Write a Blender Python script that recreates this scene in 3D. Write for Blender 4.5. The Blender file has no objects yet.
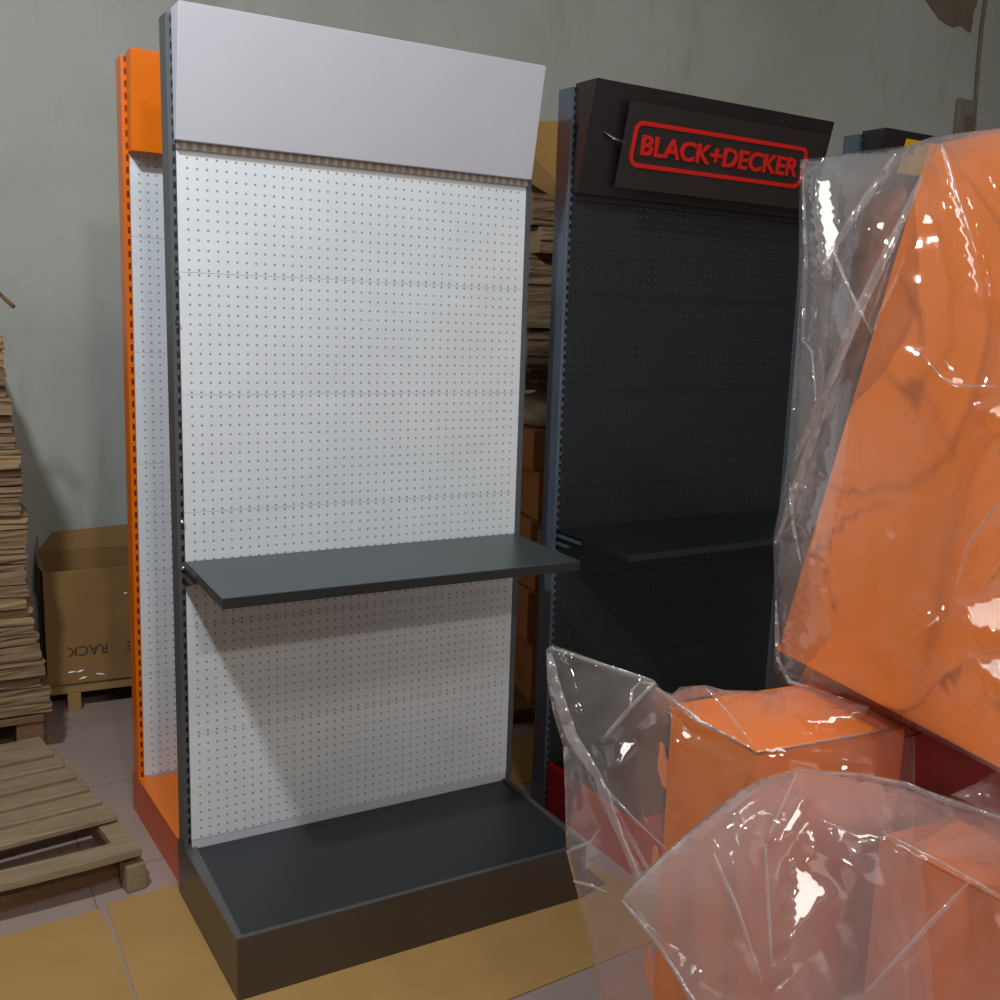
import bpy, bmesh, math, random
from mathutils import Vector, Matrix, noise
from mathutils.bvhtree import BVHTree
from mathutils.geometry import delaunay_2d_cdt
C = bpy.context.scene.collection
random.seed(7)

# ---------------------------------------------------------------- camera
CAM = Vector((-0.59134, -2.84914, 1.70999))
RR = Vector((0.852, -0.52181, 0.04262)); UU = Vector((0.05811, 0.17515, 0.98283)); FF = Vector((0.52031, 0.83489, -0.17955))
FPX, PX, PY = 1057.43, 565.84, 498.06
def ray(px, py):
    return (FF + RR*((px-PX)/FPX) - UU*((py-PY)/FPX))
def at(px, py, d):                       # point at forward distance d
    return CAM + ray(px, py)*d
def pix(p):
    q = Vector(p)-CAM; z = q.dot(FF)
    return PX+FPX*q.dot(RR)/z, PY-FPX*q.dot(UU)/z, z
cd = bpy.data.cameras.new('camera'); cam = bpy.data.objects.new('camera', cd); C.objects.link(cam)
m = Matrix((RR, UU, -FF)).transposed().to_4x4(); m.translation = CAM
cam.matrix_world = m
cd.sensor_width = 36; cd.lens = FPX/1000*36
cd.shift_x = -(PX-500)/1000; cd.shift_y = (PY-500)/1000
cd.clip_start = 0.05
bpy.context.scene.camera = cam

# ---------------------------------------------------------------- materials
def lin(c):
    return tuple(((v/255)/12.92 if v/255 <= .04045 else ((v/255+.055)/1.055)**2.4) for v in c)
class N:
    def __init__(s, name):
        s.m = bpy.data.materials.new(name); s.m.use_nodes = True
        s.t = s.m.node_tree; s.t.nodes.clear()
        s.out = s.n('ShaderNodeOutputMaterial')
    def n(s, typ, **k):
        nd = s.t.nodes.new(typ)
        for a, b in k.items():
            if a.startswith('i_'):
                key = a[2:]
                key = int(key) if key.isdigit() else key.replace('_', ' ')
                nd.inputs[key].default_value = b
            else: setattr(nd, a, b)
        return nd
    def l(s, a, b): s.t.links.new(a, b)
    def math(s, op, a, b=None, c=None):
        nd = s.n('ShaderNodeMath', operation=op)
        for i, v in enumerate((a, b, c)):
            if v is None: continue
            if isinstance(v, (int, float)): nd.inputs[i].default_value = v
            else: s.l(v, nd.inputs[i])
        return nd.outputs[0]
    def mix(s, f, a, b):
        nd = s.n('ShaderNodeMix', data_type='RGBA')
        for sock, v in ((nd.inputs[0], f), (nd.inputs[6], a), (nd.inputs[7], b)):
            if isinstance(v, tuple): sock.default_value = (*v, 1)
            elif isinstance(v, (int, float)): sock.default_value = v
            else: s.l(v, sock)
        return nd.outputs[2]
    def coord(s, kind='Object'):
        return s.n('ShaderNodeTexCoord').outputs[kind]
    def noise(s, vec, scale, detail=4, rough=.6):
        nd = s.n('ShaderNodeTexNoise'); nd.inputs['Scale'].default_value = scale
        nd.inputs['Detail'].default_value = detail; nd.inputs['Roughness'].default_value = rough
        s.l(vec, nd.inputs['Vector']); return nd.outputs['Fac']
    def ramp(s, v, a, b):
        nd = s.n('ShaderNodeMapRange'); nd.inputs[1].default_value = a; nd.inputs[2].default_value = b
        s.l(v, nd.inputs[0]); return nd.outputs[0]
    def bsdf(s, col, rough=.5, metal=0, spec=.5, bump=None, bs=.2, bd=.002):
        p = s.n('ShaderNodeBsdfPrincipled')
        for sock, v in ((p.inputs['Base Color'], col), (p.inputs['Roughness'], rough), (p.inputs['Metallic'], metal)):
            if isinstance(v, tuple): sock.default_value = (*v, 1)
            elif isinstance(v, (int, float)): sock.default_value = v
            else: s.l(v, sock)
        p.inputs['Specular IOR Level'].default_value = spec
        if bump is not None:
            b = s.n('ShaderNodeBump'); b.inputs['Strength'].default_value = bs; b.inputs['Distance'].default_value = bd
            s.l(bump, b.inputs['Height']); s.l(b.outputs[0], p.inputs['Normal'])
        return p
    def done(s, p):
        s.l(p.outputs[0], s.out.inputs[0]); return s.m

def paint(name, rgb, rough=.4, metal=0., spec=.5, var=.06, bump=.12):
    k = N(name); c = k.coord(); n1 = k.noise(c, 3.5); n2 = k.noise(c, 420, 2)
    a = lin(rgb); d = tuple(v*(1-var*2) for v in a)
    return k.done(k.bsdf(k.mix(k.ramp(n1, .35, .7), a, d), rough, metal, spec, n2, bump, .0004))

def pegboard(name, rgb, holergb, rough, spec=.5, through=False, px=.02427, pz=.02496, rad=.0034, metal=0.):
    k = N(name); c = k.coord(); sep = k.n('ShaderNodeSeparateXYZ'); k.l(c, sep.inputs[0])
    x, z = sep.outputs[0], sep.outputs[2]
    fx = k.math('SUBTRACT', k.math('FRACT', k.math('DIVIDE', k.math('SUBTRACT', x, .0267-px/2), px)), .5)
    fz = k.math('SUBTRACT', k.math('FRACT', k.math('DIVIDE', k.math('SUBTRACT', z, .00624-pz/2), pz)), .5)
    dx = k.math('MULTIPLY', fx, px); dz = k.math('MULTIPLY', fz, pz)
    d = k.math('SQRT', k.math('ADD', k.math('MULTIPLY', dx, dx), k.math('MULTIPLY', dz, dz)))
    hole = k.math('LESS_THAN', d, rad)
    inx = k.math('MULTIPLY', k.math('GREATER_THAN', x, .016), k.math('LESS_THAN', x, .985))
    hole = k.math('MULTIPLY', hole, inx)
    n1 = k.noise(c, 4)
    a = lin(rgb); b = tuple(v*.93 for v in a)
    base = k.mix(k.ramp(n1, .35, .65), a, b)
    if through:
        p = k.bsdf(base, rough, metal, spec)
        t = k.n('ShaderNodeBsdfTransparent'); mx = k.n('ShaderNodeMixShader')
        k.l(hole, mx.inputs[0]); k.l(p.outputs[0], mx.inputs[1]); k.l(t.outputs[0], mx.inputs[2])
        k.l(mx.outputs[0], k.out.inputs[0]); return k.m
    return k.done(k.bsdf(k.mix(hole, base, lin(holergb)), rough, metal, spec))

def slotted(name, rgb, slot, rough, metal=0., pitch=.03, xc=.0, hw=.0035, spec=.5, duty=.55):
    """painted post with a column of slots down its front face (object space)"""
    k = N(name); c = k.coord(); sep = k.n('ShaderNodeSeparateXYZ'); k.l(c, sep.inputs[0])
    x, y, z = sep.outputs
    f = k.math('LESS_THAN', k.math('FRACT', k.math('DIVIDE', z, pitch)), duty)
    w = k.math('LESS_THAN', k.math('ABSOLUTE', k.math('SUBTRACT', x, xc)), hw)
    fr = k.math('LESS_THAN', y, .004)
    h = k.math('MULTIPLY', k.math('MULTIPLY', f, w), fr)
    n1 = k.noise(c, 5)
    a = lin(rgb); b = tuple(v*.88 for v in a)
    return k.done(k.bsdf(k.mix(h, k.mix(k.ramp(n1, .3, .7), a, b), lin(slot)), rough, metal, spec))

def slotrow(name, rgb, slot, pitch=.0243):
    k = N(name); c = k.coord(); sep = k.n('ShaderNodeSeparateXYZ'); k.l(c, sep.inputs[0])
    f = k.math('LESS_THAN', k.math('FRACT', k.math('DIVIDE', sep.outputs[0], pitch)), .6)
    return k.done(k.bsdf(k.mix(f, lin(rgb), lin(slot)), .5))

def cardboard(name, rgb, rib=True, var=.2):
    k = N(name); c = k.coord(); n1 = k.noise(c, 5); n2 = k.noise(c, 60, 3)
    a = lin(rgb); b = tuple(v*(1-var) for v in a)
    col = k.mix(k.ramp(n1, .3, .7), a, b)
    w = k.n('ShaderNodeTexWave'); w.inputs['Scale'].default_value = 60; w.inputs['Distortion'].default_value = .3
    k.l(c, w.inputs['Vector'])
    return k.done(k.bsdf(col, .8, 0, .2, w.outputs['Fac'] if rib else n2, .06, .001))

def wood(name, rgb, var=.45):
    k = N(name); c = k.coord(); mp = k.n('ShaderNodeMapping'); mp.inputs['Scale'].default_value = (1.2, 22, 22)
    k.l(c, mp.inputs[0]); n1 = k.noise(mp.outputs[0], 3, 6, .7); n2 = k.noise(c, 6, 3)
    a = lin(rgb); b = tuple(v*(1-var) for v in a)
    col = k.mix(k.ramp(n1, .3, .75), a, b)
    col = k.mix(k.math('MULTIPLY', k.ramp(n2, .5, .8), .5), col, tuple(v*.45 for v in a))
    return k.done(k.bsdf(col, .8, 0, .25, n1, .4, .002))

def film(name, haze, tint, gloss=.05, glossamt=1.0, hz=(.85, .85, .88)):
    """clear polythene: mostly see-through, a little milky, glossy"""
    k = N(name); c = k.coord()
    tr = k.n('ShaderNodeBsdfTransparent'); tr.inputs[0].default_value = (*tint, 1)
    df = k.n('ShaderNodeBsdfDiffuse'); df.inputs[0].default_value = (*hz, 1)
    tl = k.n('ShaderNodeBsdfTranslucent'); tl.inputs[0].default_value = (*hz, 1)
    m0 = k.n('ShaderNodeMixShader'); m0.inputs[0].default_value = .5
    k.l(df.outputs[0], m0.inputs[1]); k.l(tl.outputs[0], m0.inputs[2])
    n1 = k.noise(c, 6, 3); n3 = k.noise(c, 3, 2)
    lw = k.n('ShaderNodeLayerWeight'); lw.inputs[0].default_value = .35
    hf = k.math('MULTIPLY', k.math('ADD', k.ramp(n1, .2, .9), .35), haze)
    hf = k.math('MINIMUM', k.math('ADD', hf, k.math('MULTIPLY', k.math('POWER', lw.outputs['Facing'], 3.0), .55)), .9)
    m1 = k.n('ShaderNodeMixShader'); k.l(hf, m1.inputs[0]); k.l(tr.outputs[0], m1.inputs[1]); k.l(m0.outputs[0], m1.inputs[2])
    gl = k.n('ShaderNodeBsdfGlossy'); gl.inputs['Roughness'].default_value = gloss
    fr = k.n('ShaderNodeLayerWeight'); fr.inputs[0].default_value = .5
    bp = k.n('ShaderNodeBump'); bp.inputs['Strength'].default_value = .3; bp.inputs['Distance'].default_value = .003
    n2 = k.noise(c, 14, 3, .5); k.l(n2, bp.inputs['Height']); k.l(bp.outputs[0], gl.inputs['Normal']); k.l(bp.outputs[0], fr.inputs['Normal'])
    m2 = k.n('ShaderNodeMixShader'); k.l(k.math('MULTIPLY', k.math('ADD', k.math('MULTIPLY', k.math('POWER', fr.outputs['Facing'], 4.0), .8), .07), glossamt), m2.inputs[0])
    k.l(m1.outputs[0], m2.inputs[1]); k.l(gl.outputs[0], m2.inputs[2]); k.l(m2.outputs[0], k.out.inputs[0])
    return k.m

M = {}
M['white'] = paint('white_powder_coat', (200, 201, 210), .5, 0, .35, .02)
M['pegw'] = pegboard('white_pegboard', (222, 228, 234), (150, 140, 132), .42, rad=.0031)
M['pegk'] = pegboard('black_pegboard', (34, 38, 40), (0, 0, 0), .5, spec=.35, through=True, rad=.0019)
M['post'] = slotted('graphite_post', (88, 92, 96), (18, 22, 30), .4, .3, .03, -.005, .0034)
M['postk'] = slotted('dark_blue_grey_post', (98, 110, 124), (14, 18, 26), .3, .45, .027, -.005, .0036)
M['posto'] = slotted('orange_post', (234, 112, 0), (110, 40, 12), .3, 0, .0345, -.006, .0036)
M['graph'] = paint('graphite_metal', (94, 86, 82), .32, .55, .5, .05)
M['deck'] = paint('black_deck', (42, 46, 50), .42, 0, .5, .08, .3)
M['trimg'] = paint('grey_edge', (105, 105, 106), .35, .5)
M['shelf'] = paint('dark_green_grey_shelf', (66, 74, 75), .35, .2, .5, .04)
M['edgek'] = paint('dark_edge', (44, 46, 45), .5, 0, .3, .03)
M['shelfk'] = paint('black_shelf', (26, 27, 29), .35, 0, .5, .04)
M['hdrk'] = paint('black_header', (38, 33, 34), .38, 0, .5, .05)
M['sign'] = paint('sign_plate_black', (48, 40, 40), .45, 0, .4, .05)
M['red'] = paint('logo_red', (214, 34, 22), .5, 0, .3, .02)
M['redp'] = paint('red_powder_coat', (190, 10, 12), .4)
M['orange'] = paint('orange_powder_coat', (232, 114, 0), .33, 0, .5, .03)
M['orange2'] = paint('orange_pile_coat', (244, 124, 16), .38, 0, .5, .03)
M['dkorange'] = paint('orange_base_side', (222, 88, 22), .35, 0, .5, .03)
M['maroon'] = paint('dark_red_tone', (150, 14, 10), .4)
M['rail'] = slotrow('header_rail', (176, 166, 156), (140, 127, 115))
M['yellow'] = paint('yellow_label', (240, 178, 10), .4)
M['dark'] = paint('near_black', (18, 18, 18), .6)
M['chrome'] = paint('bright_screw', (235, 235, 235), .12, .9)
M['glint'] = paint('painted_film_glint', (250, 250, 250), .2, 0, 1., .0)
M['card'] = cardboard('carton_brown', (158, 120, 76))
M['cardo'] = cardboard('carton_orange_brown', (205, 138, 84))
M['cards'] = [cardboard('flat_card_%d' % i, c, False, .3) for i, c in enumerate([(150, 124, 96), (142, 116, 90), (160, 132, 100), (130, 106, 82)])]
M['cardtan'] = cardboard('folded_tan_card', (180, 140, 80), False)
M['floorcard'] = cardboard('floor_card', (176, 138, 84), True, .12)
M['wood'] = wood('weathered_pallet_wood', (160, 140, 110))
M['woodb'] = wood('brown_pallet_wood', (140, 104, 76))
M['woody'] = wood('pale_timber', (170, 138, 86), .25)
M['tape'] = film('packing_tape', .1, (1, 1, 1), .1)
M['ink'] = paint('faded_ink', (80, 62, 42), .8)
M['cloth'] = paint('beige_cloth', (222, 206, 184), .9, 0, .1, .15)
M['cable'] = paint('painted_cable', (128, 118, 104), .6)
M['outlet'] = paint('dusty_outlet', (150, 140, 128), .6)
M['film'] = film('clear_film', .13, (.97, .97, .98), .06, 1.0)
M['fold'] = film('folded_film', .42, (.95, .95, .96), .12, 1.6, (.9, .9, .92))
M['filmm'] = film('milky_film', .25, (.96, .95, .96), .1, .9, (.90, .78, .80))

def wall_mat(name, a, b, stain):
    k = N(name); c = k.coord(); n1 = k.noise(c, .9, 6, .65); n2 = k.noise(c, 7, 6, .7); n3 = k.noise(c, 45, 3)
    mp = k.n('ShaderNodeMapping'); mp.inputs['Scale'].default_value = (3.5, 3.5, .7); k.l(c, mp.inputs[0])
    n4 = k.noise(mp.outputs[0], 2.2, 5, .6)
    col = k.mix(k.ramp(n1, .35, .65), lin(a), lin(b))
    col = k.mix(k.math('MULTIPLY', k.ramp(n4, .56, .74), .4), col, lin(stain))
    col = k.mix(k.math('MULTIPLY', k.ramp(n2, .62, .74), .35), col, lin(stain))
    h = k.math('ADD', n2, k.math('MULTIPLY', n3, .3))
    return k.done(k.bsdf(col, .85, 0, .2, h, .35, .006))
M['wall'] = wall_mat('plaster_wall', (194, 196, 190), (180, 182, 175), (152, 144, 130))
M['plaster'] = paint('bare_plaster', (134, 120, 104), .95, 0, .1, .15)
def floor_mat():
    k = N('dusty_tile_floor'); c = k.coord(); n1 = k.noise(c, 1.6, 5); n2 = k.noise(c, 14, 5, .7)
    col = k.mix(k.ramp(n1, .3, .7), lin((168, 144, 134)), lin((150, 132, 126)))
    col = k.mix(k.math('MULTIPLY', k.ramp(n2, .55, .75), .35), col, lin((110, 96, 88)))
    br = k.n('ShaderNodeTexBrick'); br.offset = 0; br.inputs['Scale'].default_value = 1
    br.inputs['Mortar Size'].default_value = .003; br.inputs['Brick Width'].default_value = .6; br.inputs['Row Height'].default_value = .6
    br.inputs['Color1'].default_value = (1, 1, 1, 1); br.inputs['Color2'].default_value = (1, 1, 1, 1); br.inputs['Mortar'].default_value = (0, 0, 0, 1)
    mp = k.n('ShaderNodeMapping'); mp.inputs['Location'].default_value = (.237, .31, 0); k.l(c, mp.inputs[0]); k.l(mp.outputs[0], br.inputs['Vector'])
    col = k.mix(br.outputs['Fac'], col, lin((128, 112, 106)))
    return k.done(k.bsdf(col, .55, 0, .4, n2, .15, .002))
M['floor'] = floor_mat()

# ---------------------------------------------------------------- mesh helpers
def obj(name, bm, mat, parent=None, loc=None, smooth=False):
    me = bpy.data.meshes.new(name); bm.to_mesh(me); bm.free()
    me.materials.append(mat)
    if smooth:
        for p in me.polygons: p.use_smooth = True
    o = bpy.data.objects.new(name, me); C.objects.link(o)
    if parent: o.parent = parent
    if loc: o.location = loc
    return o
def box(bm, x0, x1, y0, y1, z0, z1, bev=0, mat=None):
    r = bmesh.ops.create_cube(bm, size=1)
    vs = r['verts']
    for v in vs:
        v.co = Vector((x0+(v.co.x+.5)*(x1-x0), y0+(v.co.y+.5)*(y1-y0), z0+(v.co.z+.5)*(z1-z0)))
    if bev:
        es = list({e for v in vs for e in v.link_edges})
        r2 = bmesh.ops.bevel(bm, geom=es, offset=bev, segments=2, profile=.7, affect='EDGES')
        vs = list({v for f in r2['faces'] for v in f.verts} | {v for v in vs if v.is_valid})
    if mat is not None:
        for v in vs: v.co = mat @ v.co
    return vs
def bx(*a, **k):
    bm = bmesh.new(); box(bm, *a, **k); return bm
def prism(pts, d, bm=None):
    """closed polygon pts (3D list) extruded by vector d"""
    bm = bm or bmesh.new()
    a = [bm.verts.new(p) for p in pts]; b = [bm.verts.new(Vector(p)+Vector(d)) for p in pts]
    bm.faces.new(a); bm.faces.new(b[::-1])
    n = len(pts)
    for i in range(n): bm.faces.new((a[i], b[i], b[(i+1) % n], a[(i+1) % n]))
    bmesh.ops.recalc_face_normals(bm, faces=bm.faces)
    return bm
def tube(bm, pts, r, seg=8):
    rings = []
    for i, p in enumerate(pts):
        p = Vector(p); d = (Vector(pts[min(i+1, len(pts)-1)])-Vector(pts[max(i-1, 0)])).normalized()
        a = d.orthogonal().normalized(); b = d.cross(a)
        rings.append([bm.verts.new(p+a*r*math.cos(t*2*math.pi/seg)+b*r*math.sin(t*2*math.pi/seg)) for t in range(seg)])
    for i in range(len(rings)-1):
        for j in range(seg):
            bm.faces.new((rings[i][j], rings[i][(j+1) % seg], rings[i+1][(j+1) % seg], rings[i+1][j]))
    bm.faces.new(rings[0][::-1]); bm.faces.new(rings[-1])
    bmesh.ops.recalc_face_normals(bm, faces=bm.faces)
    return bm
def tag(o, label, cat, group=None, kind=None):
    o['label'] = label; o['category'] = cat
    if group: o['group'] = group
    if kind: o['kind'] = kind
    return o
def thing(name, label, cat, loc=(0, 0, 0), rz=0, group=None):
    o = bpy.data.objects.new(name, None); C.objects.link(o); o.location = loc; o.rotation_euler = (0, 0, rz)
    o.empty_display_size = .1
    return tag(o, label, cat, group)
def struct(name, bm, mat):
    o = obj(name, bm, mat); o['kind'] = 'structure'; return o

# ---------------------------------------------------------------- the room
WY = 2.15
struct('floor', bx(-4.5, 9, -8, WY+.1, -.1, 0), M['floor'])
struct('wall_back', bx(-4.5, 9, WY, WY+.15, 0, 5), M['wall'])
struct('wall_left', bx(-4.65, -4.5, -8, WY+.15, 0, 5), M['wall'])
struct('wall_right', bx(9, 9.15, -8, WY+.15, 0, 5), M['wall'])
struct('ceiling', bx(-4.65, 9.15, -8, WY+.15, 5, 5.1), M['wall'])
# the wall behind the viewer with a wide doorway opening, unseen and added for light
bm = bmesh.new(); box(bm, -4.65, .6, -8.15, -8, 0, 5); box(bm, 4.6, 9.15, -8.15, -8, 0, 5); box(bm, .6, 4.6, -8.15, -8, 3.2, 5)
struct('wall_front', bm, M['wall'])

# broken plaster patch, cable, outlet on the back wall
def onwall(px, py, y=WY):
    d = ray(px, py); t = (y-CAM.y)/d.y; return CAM+d*t
pp = [(915, -40), (925, 0), (931, 9), (939, 20), (947, 25), (953, 28), (957, 26), (962, 27), (966, 31), (970, 33), (972, 24), (973, 12), (977, 4), (976, -40)]
pts = [onwall(*q) for q in pp]
bm = bmesh.new(); vs = [bm.verts.new((p.x, WY-.004, p.z)) for p in pts]; f = bm.faces.new(vs)
r = bmesh.ops.extrude_face_region(bm, geom=[f]); bmesh.ops.translate(bm, vec=(0, .003, 0), verts=[v for v in r['geom'] if isinstance(v, bmesh.types.BMVert)])
bmesh.ops.recalc_face_normals(bm, faces=bm.faces)
tag(obj('plaster_patch', bm, M['plaster']), 'brown jagged patch of bare plaster high on the right of the wall', 'plaster patch')
ptc = [onwall(x, y) for x, y in ((985, -60), (984, 0), (980, 28), (977, 60), (974, 100), (971, 150), (968, 230))]
bm = bmesh.new(); tube(bm, [(p.x, WY-.012, p.z) for p in ptc], .012)
tag(obj('wall_cable', bm, M['cable'], smooth=True), 'thin beige conduit running down the wall at far right', 'cable')
p = onwall(962, 120)
t = thing('wall_outlet', 'small dusty electrical box on the wall beside the conduit', 'outlet', (p.x, WY, p.z))
obj('back_box', bx(-.085, .085, -.035, 0, -.13, .13, .02), M['outlet'], t)
obj('socket', bx(-.02, .06, -.045, -.03, -.09, .03, .006), M['cable'], t)

# ---------------------------------------------------------------- display stands
PH = .31192
def stand(name, label, x, y, th=0., roll=0., PHs=PH, zt=2.05876, zb=.165, D=.49, ndown=6, mpost='post', mpeg='pegw', mhdr='white', mside='graph', mdeck='deck', medge='trimg',
          hz=(2.065, 2.375), hdep=(.022, .083), shelf=None, mshelf='shelf', W=1., postw=.018, rail=True, wrap=True):
    bw = postw if wrap else -.001; by_ = .076 if wrap else 0
    t = thing(name, label, 'display stand', (x, y, 0), th); t.rotation_euler = (0, roll, th)
    top = hz[1]-.012
    for i, xs in enumerate((-postw, W)):
        bm = bx(xs, xs+postw, 0, .075, 0, top, bev=.0015)
        u = obj('upright_post', bm, M[mpost], t)
        if i: bm2 = None
        # foot plate of the post behind the base
    pan = None
    for k in range(ndown):
        z0 = zt-(k+1)*PHs
        if pan is None:
            bm = bx(.0006, W-.0006, .002, .0042, .0006, PHs-.0006); box(bm, .0006, W-.0006, .004, .018, 0, .010); box(bm, .0006, W-.0006, .004, .018, PHs-.010, PHs); pan = obj('pegboard_panel', bm, M[mpeg], t, (0, 0, z0))
        else:
            q = pan.copy(); C.objects.link(q); q.parent = t; q.location = (0, 0, z0)
        if z0 - zb < .06 and z0 > zb:
            q.scale = (1, 1, 1); obj('bottom_strip', bx(.001, W-.001, .003, .018, zb-.01, z0-.0005), M['white' if mpeg == 'pegw' else 'hdrk'], t)
    # back panels and beams (seen through the holes / from the side)
    obj('back_beam', bx(0, W, .03, .06, hz[1]-.09, hz[1]-.04), M[mpost], t)
    obj('lower_beam', bx(0, W, .03, .06, zb+.02, zb+.07), M[mpost], t)
    # header: wedge deeper at the top
    z0, z1 = hz; d0, d1 = hdep
    bm = prism([(-.004, .004, z0), (-.004, -d0, z0), (-.004, -d1, z1), (-.004, .004, z1)], (W+.008, 0, 0))
    es = list(bm.edges); bmesh.ops.bevel(bm, geom=es, offset=.0018, segments=2, affect='EDGES')
    h = obj('header', bm, M[mhdr], t)
    if rail:
        obj('header_rail', bx(0, W, -.008, .003, z0-.018, z0+.002), M['rail' if mpeg == 'pegw' else 'hdrk'], t)
    # base plinth: side boards, front board, deck
    bs = t
    g = .012
    obj('plinth_side', prism([(-.002, -D, 0), (g, -D, 0), (g, -.001, 0), (-bw-.001, -.001, 0), (-bw-.001, by_, 0), (-bw-.004, by_, 0)], (0, 0, zb)), M[mside], t)
    obj('plinth_side', bx(W-g, W+.002, -D, -.001, 0, zb, bev=.0015), M[mside], t)
    obj('plinth_front', bx(g, W-g, -D, -D+g, 0, zb, bev=.0015), M[mside], t)
    obj('base_deck', bx(g, W-g, -D+g, -.001, zb-.02, zb-.003), M[mdeck], t)
    bm = bmesh.new()
    prism([(-.0025, -D-.0005, zb), (g+.001, -D-.0005, zb), (g+.001, -.001, zb), (-bw-.0015, -.001, zb)], (0, 0, .0022), bm)
    for a in ((W-g-.001, W+.0025, -D-.0005, 0), (g, W-g, -D-.0005, -D+g+.001)):
        box(bm, a[0], a[1], a[2], a[3], zb, zb+.0022)
    obj('edge_trim', bm, M[medge], t)
    if shelf:
        zs, ds, th_ = shelf
        bm = bx(.0, W, -ds, -.002, zs-th_, zs, bev=.002)
        s = obj('shelf', bm, M[mshelf], t)
        obj('shelf_front_edge', bx(.001, W-.001, -ds-.0012, -ds, zs-th_-.001, zs-.002), M['edgek'], s)  # front strip coloured darker than the shelf
        for xs in (-.004, W+.001):
            obj('shelf_bracket', prism([(xs, -.002, zs-.004), (xs, -.002, zs-.07), (xs, -ds*.35, zs-th_-.003), (xs, -ds*.35, zs-.004)], (.003, 0, 0)), M[mpost], s)
    return t

S1 = stand('white_display_stand', 'large white pegboard display stand with one dark shelf and a graphite base', 0, 0,
           shelf=(.992, .388, .026))
S1.location.z = .0036
# bolts on the left post of the white stand
for z in (1.745, 1.10, .975, 1.62):
    bm = bmesh.new(); bmesh.ops.create_uvsphere(bm, u_segments=8, v_segments=6, radius=.0055)
    obj('bolt', bm, M['chrome' if z < 1.2 else 'post'], S1, (-.006, -.003, z), True)

S2 = stand('orange_display_stand', 'tall narrow-looking stand with orange frame and white pegboard behind the big white stand', -.0214, .5904, .0253, .006, .3431, 1.8552+.3431, .1357, .462, 6,
           'posto', 'pegw', 'orange', 'dkorange', 'orange', 'orange', hz=(2.095, 2.375), hdep=(.055, .075), postw=.018, rail=False)

S3 = stand('black_display_stand', 'black pegboard display stand with a red-lettered sign on its header', 1.1884, .0431, .0302,
           mpost='postk', mpeg='pegk', mhdr='hdrk', mside='redp', mdeck='shelfk', medge='redp', hz=(2.05, 2.375), hdep=(.03, .112), shelf=(.985, .388, .02), mshelf='shelfk', postw=.018, wrap=False)
S4 = stand('dark_grey_display_stand', 'dark stand with yellow label on its header, right of the black sign stand', 2.40, .02, .0,
           mpost='postk', mpeg='pegk', mhdr='hdrk', mside='graph', mdeck='shelfk', medge='graph', hz=(2.05, 2.375), hdep=(.03, .112), postw=.022)

# sign on the black header --------------------------------------------------
def text_mesh(s, size, extr, off=0., sx=1.):
    cu = bpy.data.curves.new('t', 'FONT'); cu.body = s; cu.size = size; cu.extrude = extr; cu.offset = off
    cu.align_x = 'LEFT'; cu.resolution_u = 4
    o = bpy.data.objects.new('t', cu); C.objects.link(o)
    dg = bpy.context.evaluated_depsgraph_get(); dg.update()
    me = bpy.data.meshes.new_from_object(o.evaluated_get(dg))
    bm = bmesh.new(); bm.from_mesh(me)
    bpy.data.objects.remove(o); bpy.data.curves.remove(cu); bpy.data.meshes.remove(me)
    return bm
ang = math.atan2(.112-.03, 2.375-2.05)
# frame of the sign plate: X right, Y up along the tilted face, Z outward
up = Vector((0, -math.sin(ang), math.cos(ang))); outw = Vector((0, -math.cos(ang), -math.sin(ang)))
def plate_mat(x, z0, off):
    base = Vector((x, -.03, 2.05)) + up*z0 + outw*off
    return Matrix(((1, up.x, outw.x, base.x), (0, up.y, outw.y, base.y), (0, up.z, outw.z, base.z), (0, 0, 0, 1)))
def xf(bm, m):
    bmesh.ops.transform(bm, matrix=m, verts=bm.verts); return bm
SX0, SX1, SZ0, SZ1 = .107, .95, .035, .290
SG = obj('sign_plate', xf(bx(0, SX1-SX0, 0, SZ1-SZ0, -.006, .006, bev=.001), plate_mat(SX0, SZ0, .035)), M['sign'], S3)
def ring(w, h, r, th, d):
    bm = bmesh.new()
    def loop(o, z):
        ps = []
        for cx, cy, a0 in ((w-r, h-r, 0), (r, h-r, 90), (r, r, 180), (w-r, r, 270)):
            for i in range(9):
                a = math.radians(a0+i*90/8)
                ps.append(bm.verts.new((cx+(r-o)*math.cos(a), cy+(r-o)*math.sin(a), z)))
        return ps
    A, B, A2, B2 = loop(0, d), loop(th, d), loop(0, 0), loop(th, 0)
    n = len(A)
    for i in range(n):
        j = (i+1) % n
        bm.faces.new((A[i], A[j], B[j], B[i])); bm.faces.new((A2[i], A[i], A[j], A2[j])) if False else bm.faces.new((A2[i], A2[j], A[j], A[i]))
        bm.faces.new((B[i], B[j], B2[j], B2[i]))
    bmesh.ops.recalc_face_normals(bm, faces=bm.faces)
    return bm
LX0, LX1, LZ0, LZ1 = .134, .872, .102, .239
obj('logo_frame', xf(ring(LX1-LX0, LZ1-LZ0, .032, .0125, .003), plate_mat(LX0, LZ0, .0412)), M['red'], SG)
tb = text_mesh('BLACK+DECKER', 1, .01, .026)
xs = [v.co.x for v in tb.verts]; ys = [v.co.y for v in tb.verts]
TX0, TX1, TZ0, TZ1 = .170, .842, .139, .200
sx = (TX1-TX0)/(max(xs)-min(xs)); cap = [v.co.y for v in tb.verts]; sy = (TZ1-TZ0)/(max(cap)-min(cap))
xf(tb, Matrix.Translation((-min(xs), -min(ys), 0))); xf(tb, Matrix.Diagonal((sx, sy, .3, 1)))
obj('lettering', xf(tb, plate_mat(TX0, TZ0, .0425)), M['red'], SG)
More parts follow.
